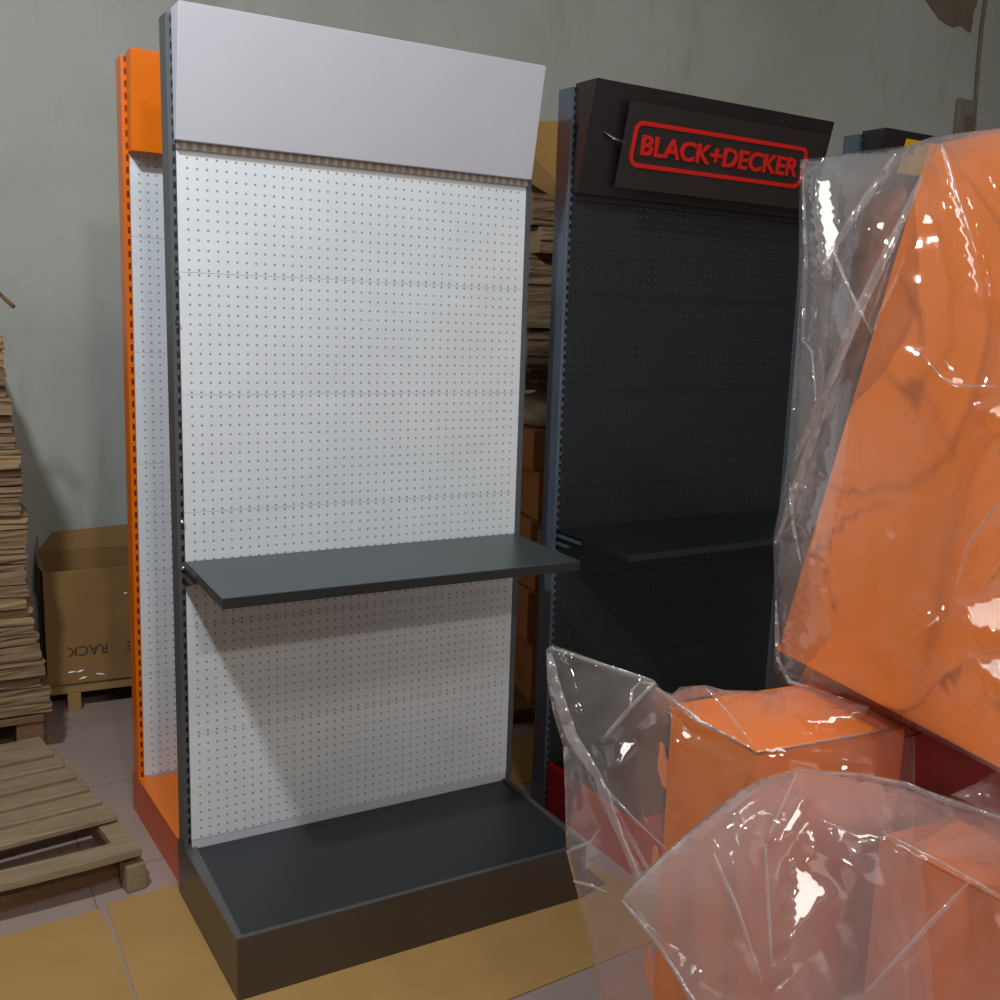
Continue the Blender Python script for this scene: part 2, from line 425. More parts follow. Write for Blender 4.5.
bm = bmesh.new(); tube(bm, [plate_mat(.055, .185, .0) @ Vector((0, 0, 0)), plate_mat(.07, .178, .028) @ Vector((0, 0, 0)), plate_mat(.115, .168, .027) @ Vector((0, 0, 0))], .004)
obj('sign_bracket', bm, M['chrome'], S3, smooth=True)
# yellow label of the fourth stand
LB = obj('yellow_label', xf(bx(0, .45, 0, .12, 0, .004), plate_mat(.10, .19, .006)), M['yellow'], S4)
obj('label_mark', xf(bx(.025, .055, .07, .10, .004, .0048), plate_mat(.10, .19, .006)), M['dark'], LB)

# ---------------------------------------------------------------- cardboard on the floor
def sheet(name, pts, z, th, mat, label, cat='cardboard sheet', group=None):
    c = sum((Vector(p) for p in pts), Vector((0, 0)))/len(pts)
    bm = prism([(p[0]-c.x, p[1]-c.y, 0) for p in pts], (0, 0, th))
    o = obj(name, bm, mat, None, (c.x, c.y, z)); return tag(o, label, cat, group)
sheet('cardboard_sheet', [(-.232, .085), (-.219, -.08), (-.214, -.9), (-1.1, -.9), (-1.1, .035), (-.42, .068)], .0005, .003, M['floorcard'], 'tan cardboard sheet on the floor in front of the pallet')
sheet('cardboard_sheet', [(-.2125, .10), (-.04, .115), (.55, .11), (1.12, -.35), (1.25, -.75), (.50, -.80), (.0, -.92), (-.2085, -.92)], .0005, .003, M['floorcard'], 'tan cardboard sheet lying under the base of the big white stand')

sheet('cardboard_sheet', [(1.16, .24), (1.165, .58), (1.55, .66), (1.6, .3)], .0005, .003, M['floorcard'], 'tan cardboard on the floor in the gap between the white and black stands')
# ---------------------------------------------------------------- pallets
def plank(bm, a, b, w, th, z, jag=.0):
    """plank with top at z between a and b (xy), width w"""
    a = Vector(a); b = Vector(b); d = (b-a).normalized(); n = Vector((-d.y, d.x))
    nseg = 8; top = []
    L = []; 
    for i in range(nseg+1):
        p = a+(b-a)*i/nseg
        j = noise.noise(Vector((p.x*9, p.y*9, z*7)))*jag
        L.append((p+n*(w/2+j), p-n*(w/2-j)))
    vt = [[bm.verts.new((q[0].x, q[0].y, z)), bm.verts.new((q[1].x, q[1].y, z)), bm.verts.new((q[1].x, q[1].y, z-th)), bm.verts.new((q[0].x, q[0].y, z-th))] for q in L]
    for i in range(nseg):
        for j in range(4):
            bm.faces.new((vt[i][j], vt[i][(j+1) % 4], vt[i+1][(j+1) % 4], vt[i+1][j]))
    bm.faces.new(vt[0][::-1]); bm.faces.new(vt[-1])
    bmesh.ops.recalc_face_normals(bm, faces=bm.faces)
PZ = .13
P1 = thing('wooden_pallet', 'low weathered wooden pallet on the floor at lower left, slats empty', 'pallet', (-.75, .6, 0))
def rel(p): return (p[0]+.75, p[1]-.6)
ends = [(-.147, .42), (-.168, .53), (-.192, .64), (-.215, .75), (-.238, .86), (-.258, .975), (-.272, 1.06)]
for i, e in enumerate(ends):
    bm = bmesh.new(); plank(bm, rel((e[0]-1.1, e[1]-.165)), rel(e), .085 if i else .095, .018, PZ, .006)
    bmesh.ops.bevel(bm, geom=[ed for ed in bm.edges if ed.calc_face_angle(0) > 1], offset=.003, segments=1, affect='EDGES')
    obj('top_slat', bm, M['wood'], P1)
bm = bmesh.new(); plank(bm, rel((-1.22, .10)), rel((-.115, .175)), .08, .02, PZ-.004, .012); obj('front_slat', bm, M['wood'], P1)
bm = bmesh.new(); plank(bm, rel((-1.22, .115)), rel((-.15, .285)), .085, .045, .045, .006); obj('bottom_board', bm, M['woodb'], P1)
for x in (-.13, -.62, -1.12):
    yb = .165+(x+.13)*.15
    bm = bmesh.new(); plank(bm, rel((x, yb+.01)), rel((x-.145, yb+.9)), .06, .022, PZ-.0245, .004); obj('stringer', bm, M['wood'], P1)
    for k_, f_ in enumerate((0, .46, .86)):
        cx_, cy_ = rel((x-.155*f_, yb+f_))
        bm = bx(-.028, .028, -.032, .032, .0 if k_ else 0, PZ-.048, bev=.008, mat=Matrix.Translation((cx_, cy_, 0)) @ Matrix.Rotation(math.radians(9), 4, 'Z')); obj('block', bm, M['wood'], P1)

P2 = thing('wooden_pallet', 'brown wooden pallet carrying the tall heap of flattened cardboard', 'pallet', (-.8, 1.6, 0))
for y in (-.35, -.12, .12, .34):
    obj('top_slat', bx(-.5, .545, y-.05, y+.05, .145, .17, bev=.004), M['woodb'], P2)
for y in (-.35, 0, .34):
    obj('bearer', bx(-.5, .545, y-.04, y+.04, .0, .035, bev=.004), M['woodb'], P2)
    for x in (-.45, 0, .50):
        obj('block', bx(x-.045, x+.045, y-.04, y+.04, .035, .145, bev=.008), M['woodb'], P2)

# heap of flattened cardboard: every sheet bundle is an object -------------------
def flat_bundle(w, d, h, seed, curl=.01):
    rnd = random.Random(seed); bm = bmesh.new(); nx, ny = 10, 8
    def P(i, j, zt):
        x = -w + w*i/nx; y = d*j/ny
        e = noise.noise(Vector((seed*3.1, y*14, zt*3)))*.012 if i == nx else 0
        e2 = noise.noise(Vector((x*11, seed*2.3, zt*3)))*.010 if j == 0 else 0
        z = zt*h + curl*noise.noise(Vector((x*3+seed, y*3, 0)))*1.0 + (-.003*rnd.random() if i == nx and j == 0 else 0)
        return (x+e, y+e2, z)
    lay = max(1, int(h/.008)); G = []
    for l in range(lay+1):
        G.append([[bm.verts.new(P(i, j, l/lay)) for j in range(ny+1)] if l in (0, lay) or True else None for i in range(nx+1)])
    for l in (0, lay):
        for i in range(nx):
            for j in range(ny): bm.faces.new((G[l][i][j], G[l][i+1][j], G[l][i+1][j+1], G[l][i][j+1]))
    for l in range(lay):
        for i in range(nx):
            bm.faces.new((G[l][i][0], G[l][i+1][0], G[l+1][i+1][0], G[l+1][i][0])); bm.faces.new((G[l][i][ny], G[l][i+1][ny], G[l+1][i+1][ny], G[l+1][i][ny]))
        for j in range(ny):
            bm.faces.new((G[l][nx][j], G[l][nx][j+1], G[l+1][nx][j+1], G[l+1][nx][j])); bm.faces.new((G[l][0][j], G[l][0][j+1], G[l+1][0][j+1], G[l+1][0][j]))
    loose = [v for v in bm.verts if not v.link_faces]; bmesh.ops.delete(bm, geom=loose, context='VERTS')
    # jagged layer edges
    for l in range(1, lay):
        o = rnd.uniform(-.004, .004)
        for i in range(nx+1): G[l][i][0].co.y += o + rnd.uniform(-.002, .002)
        for j in range(ny+1): G[l][nx][j].co.x += o + rnd.uniform(-.002, .002)
    bmesh.ops.recalc_face_normals(bm, faces=bm.faces)
    return bm
prof = [(.175, -.222), (.25, -.245), (.38, -.262), (.5, -.275), (.62, -.292), (.7, -.288), (.8, -.292), (.95, -.288), (1.1, -.296), (1.25, -.31), (1.38, -.325), (1.5, -.327), (1.56, -.35)]
def edge(z):
    for (a, x0), (b, x1) in zip(prof, prof[1:]):
        if a <= z <= b: return x0+(x1-x0)*(z-a)/(b-a)
    return prof[-1][1]
z = .178; i = 0
heights = []
rh = random.Random(3)
while z < 1.52:
    h = rh.uniform(.028, .07); heights.append((z, h)); z += h+.005
words = ['bottom bundle', 'second bundle from the bottom', 'third bundle from the bottom']
for i, (z, h) in enumerate(heights):
    mt = M['cards'][rh.choice([0, 0, 1, 1, 2, 3])]
    y0 = 1.19+rh.uniform(-.015, .02); x = edge(z)+rh.uniform(-.010, .010)
    if 1.33 < z < 1.40: x = -.325; mt = M['cards'][3]
    if z > 1.40: mt = M['cards'][2]
    o = obj('flattened_cardboard', flat_bundle(.75+rh.uniform(-.05, .05), .72, h, i+1, .003), mt, None, (x, y0, z))
    o.rotation_euler = (0, 0, math.radians(rh.uniform(-2.0, 2.0)))
    near = len(heights)-1-i
    if i == 0: lb = 'lowest bundle of flattened cardboard, resting on the brown pallet'
    elif near == 0: lb = 'topmost bundle of flattened cardboard on the heap at the left edge'
    else:
        lb = None
    tag(o, lb or 'flattened cardboard bundle within the tall heap at the left edge, between its top and bottom', 'flattened cardboard', 'flattened cardboard in the left heap')
bm = bmesh.new()
a = onwall(-6, 286, 1.25); b = onwall(4, 298, 1.24); c = onwall(14, 307, 1.22)
bot = Vector((a.x-.06, 1.30, heights[-1][0]+heights[-1][1]-.002))
tube(bm, [bot, a, b, c], .007); tag(obj('strap_end', bm, M['woodb'], smooth=True), 'dark loose strap end sticking up from the left cardboard heap', 'strap')

# ---------------------------------------------------------------- carton on a timber skid, back left
B1 = thing('open_carton', 'big open cardboard box wrapped in stretch film, left of the orange stand', 'cardboard box', (.12, 1.62, .118), math.radians(-3))
w, d, h = .64, .40, .47
th_ = .008
obj('carton_front', bx(-w/2, w/2, 0, th_, 0, h, bev=.002), M['card'], B1)
obj('carton_back', bx(-w/2, w/2, d-th_, d, 0, h, bev=.002), M['card'], B1)
obj('carton_side', bx(-w/2, -w/2+th_, th_, d-th_, 0, h), M['card'], B1)
obj('carton_side', bx(w/2-th_, w/2, th_, d-th_, 0, h), M['card'], B1)
obj('carton_bottom', bx(-w/2+th_, w/2-th_, th_, d-th_, 0, th_), M['card'], B1)
obj('carton_flap', prism([(-w/2, d-.006, h), (w/2, d-.006, h), (w/2-.03, d+.03, h+.10), (-w/2+.06, d+.025, h+.07)], (0, .005, 0)), M['card'], B1)
obj('carton_flap', prism([(-w/2, .02, h), (-w/2, d-.01, h), (-w/2-.005, d-.04, h+.075), (-w/2-.012, .07, h+.01)], (.005, 0, 0)), M['card'], B1)
for word, off_ in (('RACK', 0), ('STORAGE', .235)):
    tb = text_mesh(word, .058, .0004, .0006)
    xs = [v.co.x for v in tb.verts]
    xf(tb, Matrix.Translation((-max(xs), 0, 0))); xf(tb, Matrix.Rotation(math.pi, 4, 'Z')); xf(tb, Matrix.Rotation(math.pi/2, 4, 'X'))
    xf(tb, Matrix.Translation((-w/2+.075+off_*.95, -.0006, .155)))
    obj('printing', tb, M['ink'], B1)
for (x, z) in ((-.02, .36), (.09, .365), (.135, .315), (.09, .315), (-.23, .05), (-.19, .02), (-.125, .028), (-.2, .05)):
    bm = bmesh.new(); bmesh.ops.create_uvsphere(bm, u_segments=10, v_segments=6, radius=1); xf(bm, Matrix.Rotation(.25*math.sin(x*40), 4, 'Y') @ Matrix.Diagonal((.013+.006*math.sin(z*50), .003, .0038, 1)))
    obj('painted_glint', bm, M['glint'], B1, (x+.0, -.001, z), True)  # white blobs stand in for highlights on the stretch film
obj('blue_insert', prism([(.10, .05, .02), (.26, .05, .02), (.30, .3, .56), (.14, .3, .53)], (0, .004, 0)), M['postk'], B1)
K = thing('timber_skid', 'pale timber skid holding up the open cardboard box', 'skid', (.12, 1.62, 0), math.radians(-3))
obj('skid_rail', bx(-.31, .31, .01, .05, .075, .116, bev=.003), M['woody'], K)
obj('skid_rail', bx(-.31, .31, .33, .37, .075, .116, bev=.003), M['woody'], K)
for x in (-.225, .22):
    for y in (.0, .32):
        obj('skid_leg', bx(x-.025, x+.025, y, y+.06, 0, .0745, bev=.004), M['woody'], K)

# ---------------------------------------------------------------- cartons in the gap between white and black stands
def carton(lab, x, y, z, w, d, h, rz, mat, tape=True, flap=False):
    t = thing('carton', lab, 'cardboard box', (x, y, z), math.radians(rz), 'cartons stacked behind the stands')
    obj('carton_body', bx(0, w, 0, d, 0, h, bev=.004), mat, t)
    obj('tape', bx(w*.46, w*.54, -.0012, 0, h-.07, h-.001), M['cardtan'], t)
    return t
# corner of each carton faces the viewer through the gap
cols = [(.07, .26, 'lowest'), (.335, .215, 'second'), (.555, .14, 'third'), (.70, .145, 'fourth'), (.85, .2, 'fifth'), (1.053, .16, 'sixth')]
labs = ['lowest carton visible low in the gap beside the black stand', 'orange-brown carton second from the bottom in the gap', 'carton just under the shelf level in the gap between the stands',
        'carton with a pale label at shelf level in the gap', 'carton just above shelf level in the gap, below the top carton', 'topmost sealed carton in the gap, under the beige cloth']
for i, ((z, h, _), lab) in enumerate(zip(cols, labs)):
    t = carton(lab, 1.515+.012*(-1)**i, .76+.01*(i % 2), z, .42, .36, h-.002, -12+5*(i % 3), M['cardo'])
    if i == 3: obj('label', bx(.03, .12, -.0016, -.0002, .04, .11), M['cloth'], t)
obj_ = thing('carton_pallet', 'dark low pallet under the cartons in the gap', 'pallet', (1.5, .74, 0), math.radians(-10))
obj('pallet_top', bx(-.06, .5, -.02, .42, .045, .068), M['woodb'], obj_)
for y in (0, .18, .36): obj('bearer', bx(-.06, .5, y, y+.04, 0, .045), M['woodb'], obj_)
# beige cloth bundle on top of the carton
bm = bmesh.new(); bmesh.ops.create_icosphere(bm, subdivisions=4, radius=1)
for v in bm.verts:
    n_ = noise.fractal(v.co*2.2, .8, 2, 4)*.12
    v.co = Vector((v.co.x*.22, v.co.y*.17, (max(v.co.z, -.55)+.55)*.102))*(1+n_)
tag(obj('cloth_bundle', bm, M['cloth'], None, (1.74, .92, 1.215), True), 'crumpled beige cloth on top of the gap cartons', 'cloth')
# flat cardboard above
zz = 1.372; k = 0
lay = [(.028, 'cardtan'), (.022, 3), (.02, 1), (.02, 3), (.15, 1), (.165, 0), (.12, 2), (.10, 2), (.12, 1)]
gl = ['tan folded sheet lying on the beige cloth', 'dark thin flattened carton just above the tan sheet', 'flattened carton in the thin layers of the gap heap', 'upper thin dark flattened carton in the gap heap',
      'grey-brown flattened cardboard block at mid height of the gap', 'brown cardboard block with a pale scratch mark in the gap', 'ribbed edge of flattened cardboard near the header height', 'pale ribbed cardboard block under the folded flaps', 'top ribbed cardboard block under the folded flaps']
for (h, mt), lab in zip(lay, gl):
    mat = M[mt] if isinstance(mt, str) else M['cards'][mt]
    o = obj('flattened_cardboard', flat_bundle(.46, .34, h-.003, 60+k, .004), mat, None, (1.93+.02*math.sin(k*2.1), .78+.015*math.cos(k*3), zz))
    o.rotation_euler = (0, 0, math.radians(4*math.sin(k)))
    tag(o, lab, 'flattened cardboard', 'flattened cardboard in the gap heap'); zz += h+.001; k += 1
# folded flaps leaning on the top
for (pts, lab, mt) in (([(524, 160), (538, 121), (575, 121), (575, 212), (528, 205)], 'tan cardboard flap sticking up at the top of the gap', 'cardtan'),
                       ([(526, 160), (535, 158), (575, 200), (575, 232), (556, 199), (526, 180)], 'narrow tan cardboard strip sloping across the gap top', 'card')):
    dd = .80 if 'narrow' in lab else .86
    P_ = [onwall(x, y, dd) for x, y in pts]
    tag(obj('cardboard_flap', prism(P_, (0, .012, 0)), M[mt]), lab, 'cardboard flap')

# ---------------------------------------------------------------- pile of wrapped parts, right foreground
solids = []
def reg(o):
    me = o.data; mw = Matrix.Translation(o.parent.location)
    solids.append(([mw @ v.co for v in me.vertices], [list(p.vertices) for p in me.polygons]))
    return o
# A: bracket box with hooks, standing on end
T1 = thing('orange_hooked_box', 'orange steel box standing upright with hooks along its left edge, inside a plastic bag', 'metal part', (.4285, -1.667, 0), math.radians(0))
a = Vector((.4328-.4285, -1.5598+1.667)); b = Vector((.4239-.4285, -1.7757+1.667)); c = Vector((.708-.4285, -1.8017+1.667)); e = c+(a-b)
ZT = 1.08
def sheetmetal(p, q, z0, z1, th=.003):
    p = Vector(p); q = Vector(q); d = (q-p).normalized(); n = Vector((-d.y, d.x))*th
    return prism([(p.x, p.y, z0), (q.x, q.y, z0), (q.x, q.y, z1), (p.x, p.y, z1)], (n.x, n.y, 0))
reg(obj('side_plate', sheetmetal(a, b, 0, ZT), M['orange2'], T1))
reg(obj('front_plate', sheetmetal(b, c, 0, ZT), M['orange2'], T1))
reg(obj('back_plate', sheetmetal(c, e, 0, ZT), M['orange2'], T1))
reg(obj('end_plate', sheetmetal(e, a, 0, ZT), M['orange2'], T1))
reg(obj('top_plate', prism([(a.x, a.y, ZT-.003), (b.x, b.y, ZT-.003), (c.x, c.y, ZT-.003), (e.x, e.y, ZT-.003)], (0, 0, .003)), M['orange2'], T1))
dv = (a-b).normalized()
for zt_ in (.985, .80, .61, .42, .23):
    hk = [(0, -.055), (.0, -.012), (.011, -.004), (.016, .012), (.027, .016), (.030, -.030), (.012, -.055)]
    pts_ = [(a.x+dv.x*u_, a.y+dv.y*u_, zt_+v_) for u_, v_ in hk]
    obj('hook', prism(pts_, (.003, 0, 0)), M['orange2'], T1)
# B: dark red block behind, under the tray
T2 = thing('dark_red_block', 'dark red block beneath the big tilted orange tray', 'metal part', (.86, -1.58, 0))
reg(obj('box_body', bx(-.135, .16, -.20, -.08, 0, 1.06, bev=.004), M['maroon'], T2))
obj('folded_edge', bx(-.13, .155, -.204, -.2, 1.0, 1.05), M['maroon'], T2)
# C: front orange box
T3 = thing('orange_boxed_shelf', 'orange steel box with a flat top at the lower right corner, under the front bag', 'metal part', (.73, -1.97, 0))
l_ = Vector((.6014-.73, -1.8634+1.97)); g_ = Vector((.614-.73, -2.10+1.97)); r_ = Vector((.90-.73, -1.885+1.97)); q_ = r_+(g_-l_)
reg(obj('side_plate', sheetmetal(l_, g_, 0, .95), M['orange2'], T3)); reg(obj('front_plate', sheetmetal(g_, q_, 0, .95), M['orange2'], T3))
reg(obj('back_plate', sheetmetal(r_, l_, 0, .95), M['orange2'], T3)); reg(obj('end_plate', sheetmetal(q_, r_, 0, .95), M['orange2'], T3))
reg(obj('top_plate', prism([(l_.x, l_.y, .947), (g_.x, g_.y, .947), (q_.x, q_.y, .947), (r_.x, r_.y, .947)], (0, 0, .003)), M['orange2'], T3))
# D: big tilted tray on top
K_ = 1.25
def sc(p): return CAM+(Vector(p)-CAM)*K_
BL = sc((.43296, -1.7916, 1.2415)); TL = sc((.61457, -1.81544, 1.94656)); ud = Vector((-.1357, -.99075, .0018)).normalized()
vd = (TL-BL); vd = (vd-ud*vd.dot(ud)); H_ = vd.length; vd.normalize(); nd = ud.cross(vd)   # away from viewer?
if nd.dot(BL-CAM) < 0: nd = -nd
T4 = thing('orange_tray', 'big orange steel tray tilted on top of the pile at right, in clear plastic', 'metal part', BL)
L_ = .66; TH = .20
def trayp(u_, v_, n_): return ud*u_+vd*v_+nd*n_
reg(obj('face_panel', prism([trayp(0, 0, 0), trayp(L_, 0, 0), trayp(L_, H_, 0), trayp(0, H_, 0)], nd*.003), M['orange2'], T4))
for nm, (u0, v0, u1, v1) in (('left_flange', (0, 0, 0, H_)), ('top_flange', (0, H_, L_, H_)), ('bottom_flange', (0, 0, L_, 0)), ('right_flange', (L_, 0, L_, H_))):
    s_ = .003
    q0 = trayp(u0, v0, .003); q1 = trayp(u1, v1, .003); dirn = (ud if u0 == u1 else vd)*(s_ if (u0 == 0 and u1 == 0) or (v0 == 0 and v1 == 0) else -s_)
    reg(obj(nm, prism([q0, q1, q1+nd*TH, q0+nd*TH], dirn), M['orange2'], T4))

# ---------------------------------------------------------------- polythene bags
bpy.context.view_layer.update()
V = []; Fc = []
for vs_, fs_ in solids:
    n0 = len(V); V += vs_; Fc += [[i+n0 for i in f_] for f_ in fs_]
BV = BVHTree.FromPolygons(V, Fc)
def inside(pt, poly):
    x, y = pt; c_ = False; n = len(poly); j = n-1
    for i in range(n):
        xi, yi = poly[i]; xj, yj = poly[j]
        if (yi > y) != (yj > y) and x < (xj-xi)*(y-yi)/(yj-yi)+xi: c_ = not c_
        j = i
    return c_
def segd(p, a, b):
    ax, ay = a; bx_, by = b; dx, dy = bx_-ax, by-ay; L2 = dx*dx+dy*dy
    t = max(0, min(1, ((p[0]-ax)*dx+(p[1]-ay)*dy)/L2)) if L2 else 0
    return math.hypot(p[0]-ax-t*dx, p[1]-ay-t*dy), t
def bag(name, label, outline, dep, front, back, creases, mat, bvh, step=6, seed=0, crump=.006, backcre=1., folds=(), facets=()):
    """a closed bag: the outline is the seam, each point at its own distance; the front layer is drawn
    over the solids it holds, the back layer hangs behind them"""
    ol = []; dl = []
    n = len(outline)
    for i in range(n):
        (x0, y0), (x1, y1) = outline[i], outline[(i+1) % n]; d0, d1 = dep[i], dep[(i+1) % n]
        s = max(1, int(math.hypot(x1-x0, y1-y0)/step))
        for k_ in range(s):
            t_ = k_/s; ol.append((x0+(x1-x0)*t_, y0+(y1-y0)*t_)); dl.append(d0+(d1-d0)*t_)
    xs = [p[0] for p in ol]; ys = [p[1] for p in ol]
    pts = list(ol); rnd = random.Random(seed)
    y = min(ys)+step/2; row = 0
    grid = []
    while y < max(ys):
        x = min(xs)+(step/2 if row % 2 else 0)
        while x < max(xs):
            p = (x+rnd.uniform(-.2, .2)*step, y+rnd.uniform(-.2, .2)*step)
            if inside(p, ol) and min(abs(p[0]-q[0])+abs(p[1]-q[1]) for q in ol) > step*.7: grid.append(p)
            x += step
        y += step*.87; row += 1
    pts += grid; nb = len(ol)
    res = delaunay_2d_cdt([Vector(p) for p in pts], [(i, (i+1) % nb) for i in range(nb)], [], 1, 1e-5)
    P2_, tris = res[0], res[2]
    nv = len(P2_)
    orig = res[3]
    bd = [None]*nv
    for i in range(nv):
        for o_ in orig[i]:
            if o_ < nb: bd[i] = dl[o_]
    nbr = [set() for _ in range(nv)]
    for t_ in tris:
        for i in range(len(t_)):
            nbr[t_[i]].add(t_[(i+1) % len(t_)]); nbr[t_[(i+1) % len(t_)]].add(t_[i])
    def hits(x, y):
        o_ = CAM.copy(); r_ = ray(x, y); rn = r_.normalized(); L = r_.length; out = []
        pos = 0
        for _ in range(12):
            h_ = bvh.ray_cast(o_+rn*(pos+1e-4), rn)
            if h_[0] is None: break
            pos += 1e-4+h_[3]; out.append(pos/L)
        return out
    lim = [hits(*P2_[i]) for i in range(nv)]
    layers = []
    for side in (0, 1):
        cap_ = []
        for i in range(nv):
            hs = [h_ for h_ in lim[i] if front-.02 < h_ < back+.02]
            cap_.append(None if not hs else (hs[0]-.012 if side == 0 else hs[-1]+.012))
        d_ = []
        mean = sum(dl)/len(dl)
        for i in range(nv):
            if bd[i] is not None: d_.append(bd[i])
            else: d_.append(min(mean, cap_[i]) if (cap_[i] is not None and side == 0) else (max(mean, cap_[i]) if cap_[i] is not None else mean))
        for it in range(90):
            nd_ = list(d_)
            for i in range(nv):
                if bd[i] is not None: continue
                a_ = sum(d_[j] for j in nbr[i])/len(nbr[i])
                a_ += (-.0003 if side == 0 else .0003)
                if cap_[i] is not None: a_ = min(a_, cap_[i]) if side == 0 else max(a_, cap_[i])
                nd_[i] = a_
            d_ = nd_
        for i in range(nv):
            if bd[i] is not None: continue
            x, y = P2_[i]
            e_ = 0
            for (A_, B_, amp, wd) in creases:
                dist, t_ = segd((x, y), A_, B_)
                if dist < wd: e_ += .6*amp*(1-dist/wd)*(1 if .02 < t_ < .98 else .4)
            q = Vector((x*.012, y*.012, seed*5+side*9))
            n_ = noise.noise(q)**2*3+noise.noise(q*2.3)**2*1.2
            e_ = (e_ if side == 0 else e_*backcre*.5) + crump*(n_)
            d2 = d_[i] - e_ if side == 0 else d_[i] + e_
            d_[i] = d2
        for _s in range(2):
            d_ = [d_[i] if bd[i] is not None else (d_[i]+sum(d_[j] for j in nbr[i])/len(nbr[i]))/2 for i in range(nv)]
        if side == 0: d_ = [min(d_[i], cap_[i]+.006) if (bd[i] is None and cap_[i] is not None) else d_[i] for i in range(nv)]
        if side == 0:
            for poly, lamp in facets:
                cx = sum(p[0] for p in poly)/len(poly); cy = sum(p[1] for p in poly)/len(poly)
                ins = [i for i in range(nv) if bd[i] is None and inside(P2_[i], poly)]
                if not ins: continue
                dc = min(d_[i] for i in ins); cpt = at(cx, cy, dc-.004)
                nn = ((CAM-cpt).normalized()+(Vector(lamp)-cpt).normalized()).normalized()
                for i in ins:
                    rr_ = ray(*P2_[i]); tt = nn.dot(cpt-CAM)/nn.dot(rr_)
                    d_[i] = max(dc-.05, min(dc+.03, tt)) if not lim[i] or tt < lim[i][0] else lim[i][0]-.006
        layers.append(d_)
    bm = bmesh.new()
    fv = [bm.verts.new(at(P2_[i][0], P2_[i][1], layers[0][i])) for i in range(nv)]
    bvv = [fv[i] if bd[i] is not None else bm.verts.new(at(P2_[i][0], P2_[i][1], layers[1][i])) for i in range(nv)]
    for t_ in tris:
        try: bm.faces.new([fv[i] for i in t_])
        except ValueError: pass
        if not all(bd[i] is not None for i in t_):
            try: bm.faces.new([bvv[i] for i in t_[::-1]])
            except ValueError: pass
    o = obj(name, bm, mat, None, None, True)
    tag(o, label, 'plastic bag')
    for path, w0, w1 in folds:
        q = []
        for (ax, ay), (bx2, by2) in zip(path, path[1:]):
            n_ = max(1, int(math.hypot(bx2-ax, by2-ay)/5))
            q += [(ax+(bx2-ax)*k_/n_, ay+(by2-ay)*k_/n_) for k_ in range(n_)]
        q.append(path[-1]); bm = bmesh.new(); rows = []
        for i, (x, y) in enumerate(q):
            p0 = q[max(0, i-1)]; p1 = q[min(len(q)-1, i+1)]; dx, dy = p1[0]-p0[0], p1[1]-p0[1]; L = math.hypot(dx, dy) or 1
            near = sorted(range(nv), key=lambda j: (P2_[j][0]-x)**2+(P2_[j][1]-y)**2)[:4]
            dd_ = min(layers[0][j] for j in near)-.005
            tt = i/max(1, len(q)-1); w_ = (w0+(w1-w0)*tt)*(.35+.65*math.sin(math.pi*min(1, max(0, tt)))**.5)/2
            w_ *= 1+.35*noise.noise(Vector((x*.07, y*.07, seed)))
            rows.append([bm.verts.new(at(x-dy/L*w_*s_, y+dx/L*w_*s_, dd_-(.0035 if s_ == 0 else 0)*min(1, w_/3))) for s_ in (-1, 0, 1)])
        for a_, b_ in zip(rows, rows[1:]):
            for j in (0, 1): bm.faces.new((a_[j], a_[j+1], b_[j+1], b_[j]))
        obj('fold', bm, M['fold'], o, None, True)
    return o

dA = pix(BL)[2]
PILE = (.3, -3.9, 4.75)
# bag over the big tray
out1 = [(800, 160), (850, 152), (905, 146), (932, 137), (960, 133), (1010, 127), (1070, 118), (1070, 800), (1010, 778), (960, 752), (900, 722), (850, 703), (805, 690), (784, 684), (774, 670), (775, 600), (773, 540), (782, 490), (791, 440), (795, 380), (798, 300), (799, 220)]
dep1 = [1.98, 1.95, 1.88, dA-.07, 1.70, 1.5, 1.30, 1.10, 1.35, 1.5, 1.66, 1.78, 1.86, 1.90, 1.92, 1.95, 1.96, 1.96, 1.97, 1.98, 1.98, 1.98]
cr1 = [((905, 146), (880, 186), .05, 10), ((905, 150), (835, 290), .03, 22), ((835, 290), (775, 540), .012, 14), ((935, 145), (905, 215), .03, 14), ((905, 215), (868, 310), .03, 12), ((868, 310), (815, 410), .03, 14), ((815, 410), (785, 560), .025, 12),
       ((832, 250), (872, 336), .02, 7), ((800, 345), (815, 400), .02, 6), ((800, 170), (806, 340), .02, 9),
       ((940, 150), (965, 260), .012, 16), ((965, 260), (985, 340), .012, 16), ((925, 360), (950, 388), .012, 10), ((950, 388), (1000, 390), .012, 10),
       ((915, 600), (935, 630), .018, 16), ((935, 630), (1000, 600), .016, 18), ((965, 590), (968, 650), .016, 12), ((970, 610), (1060, 600), .014, 12), ((965, 660), (1050, 690), .012, 12), ((1010, 520), (950, 560), .012, 14), ((900, 640), (860, 540), .008, 22), ((1000, 460), (940, 560), .01, 20)]
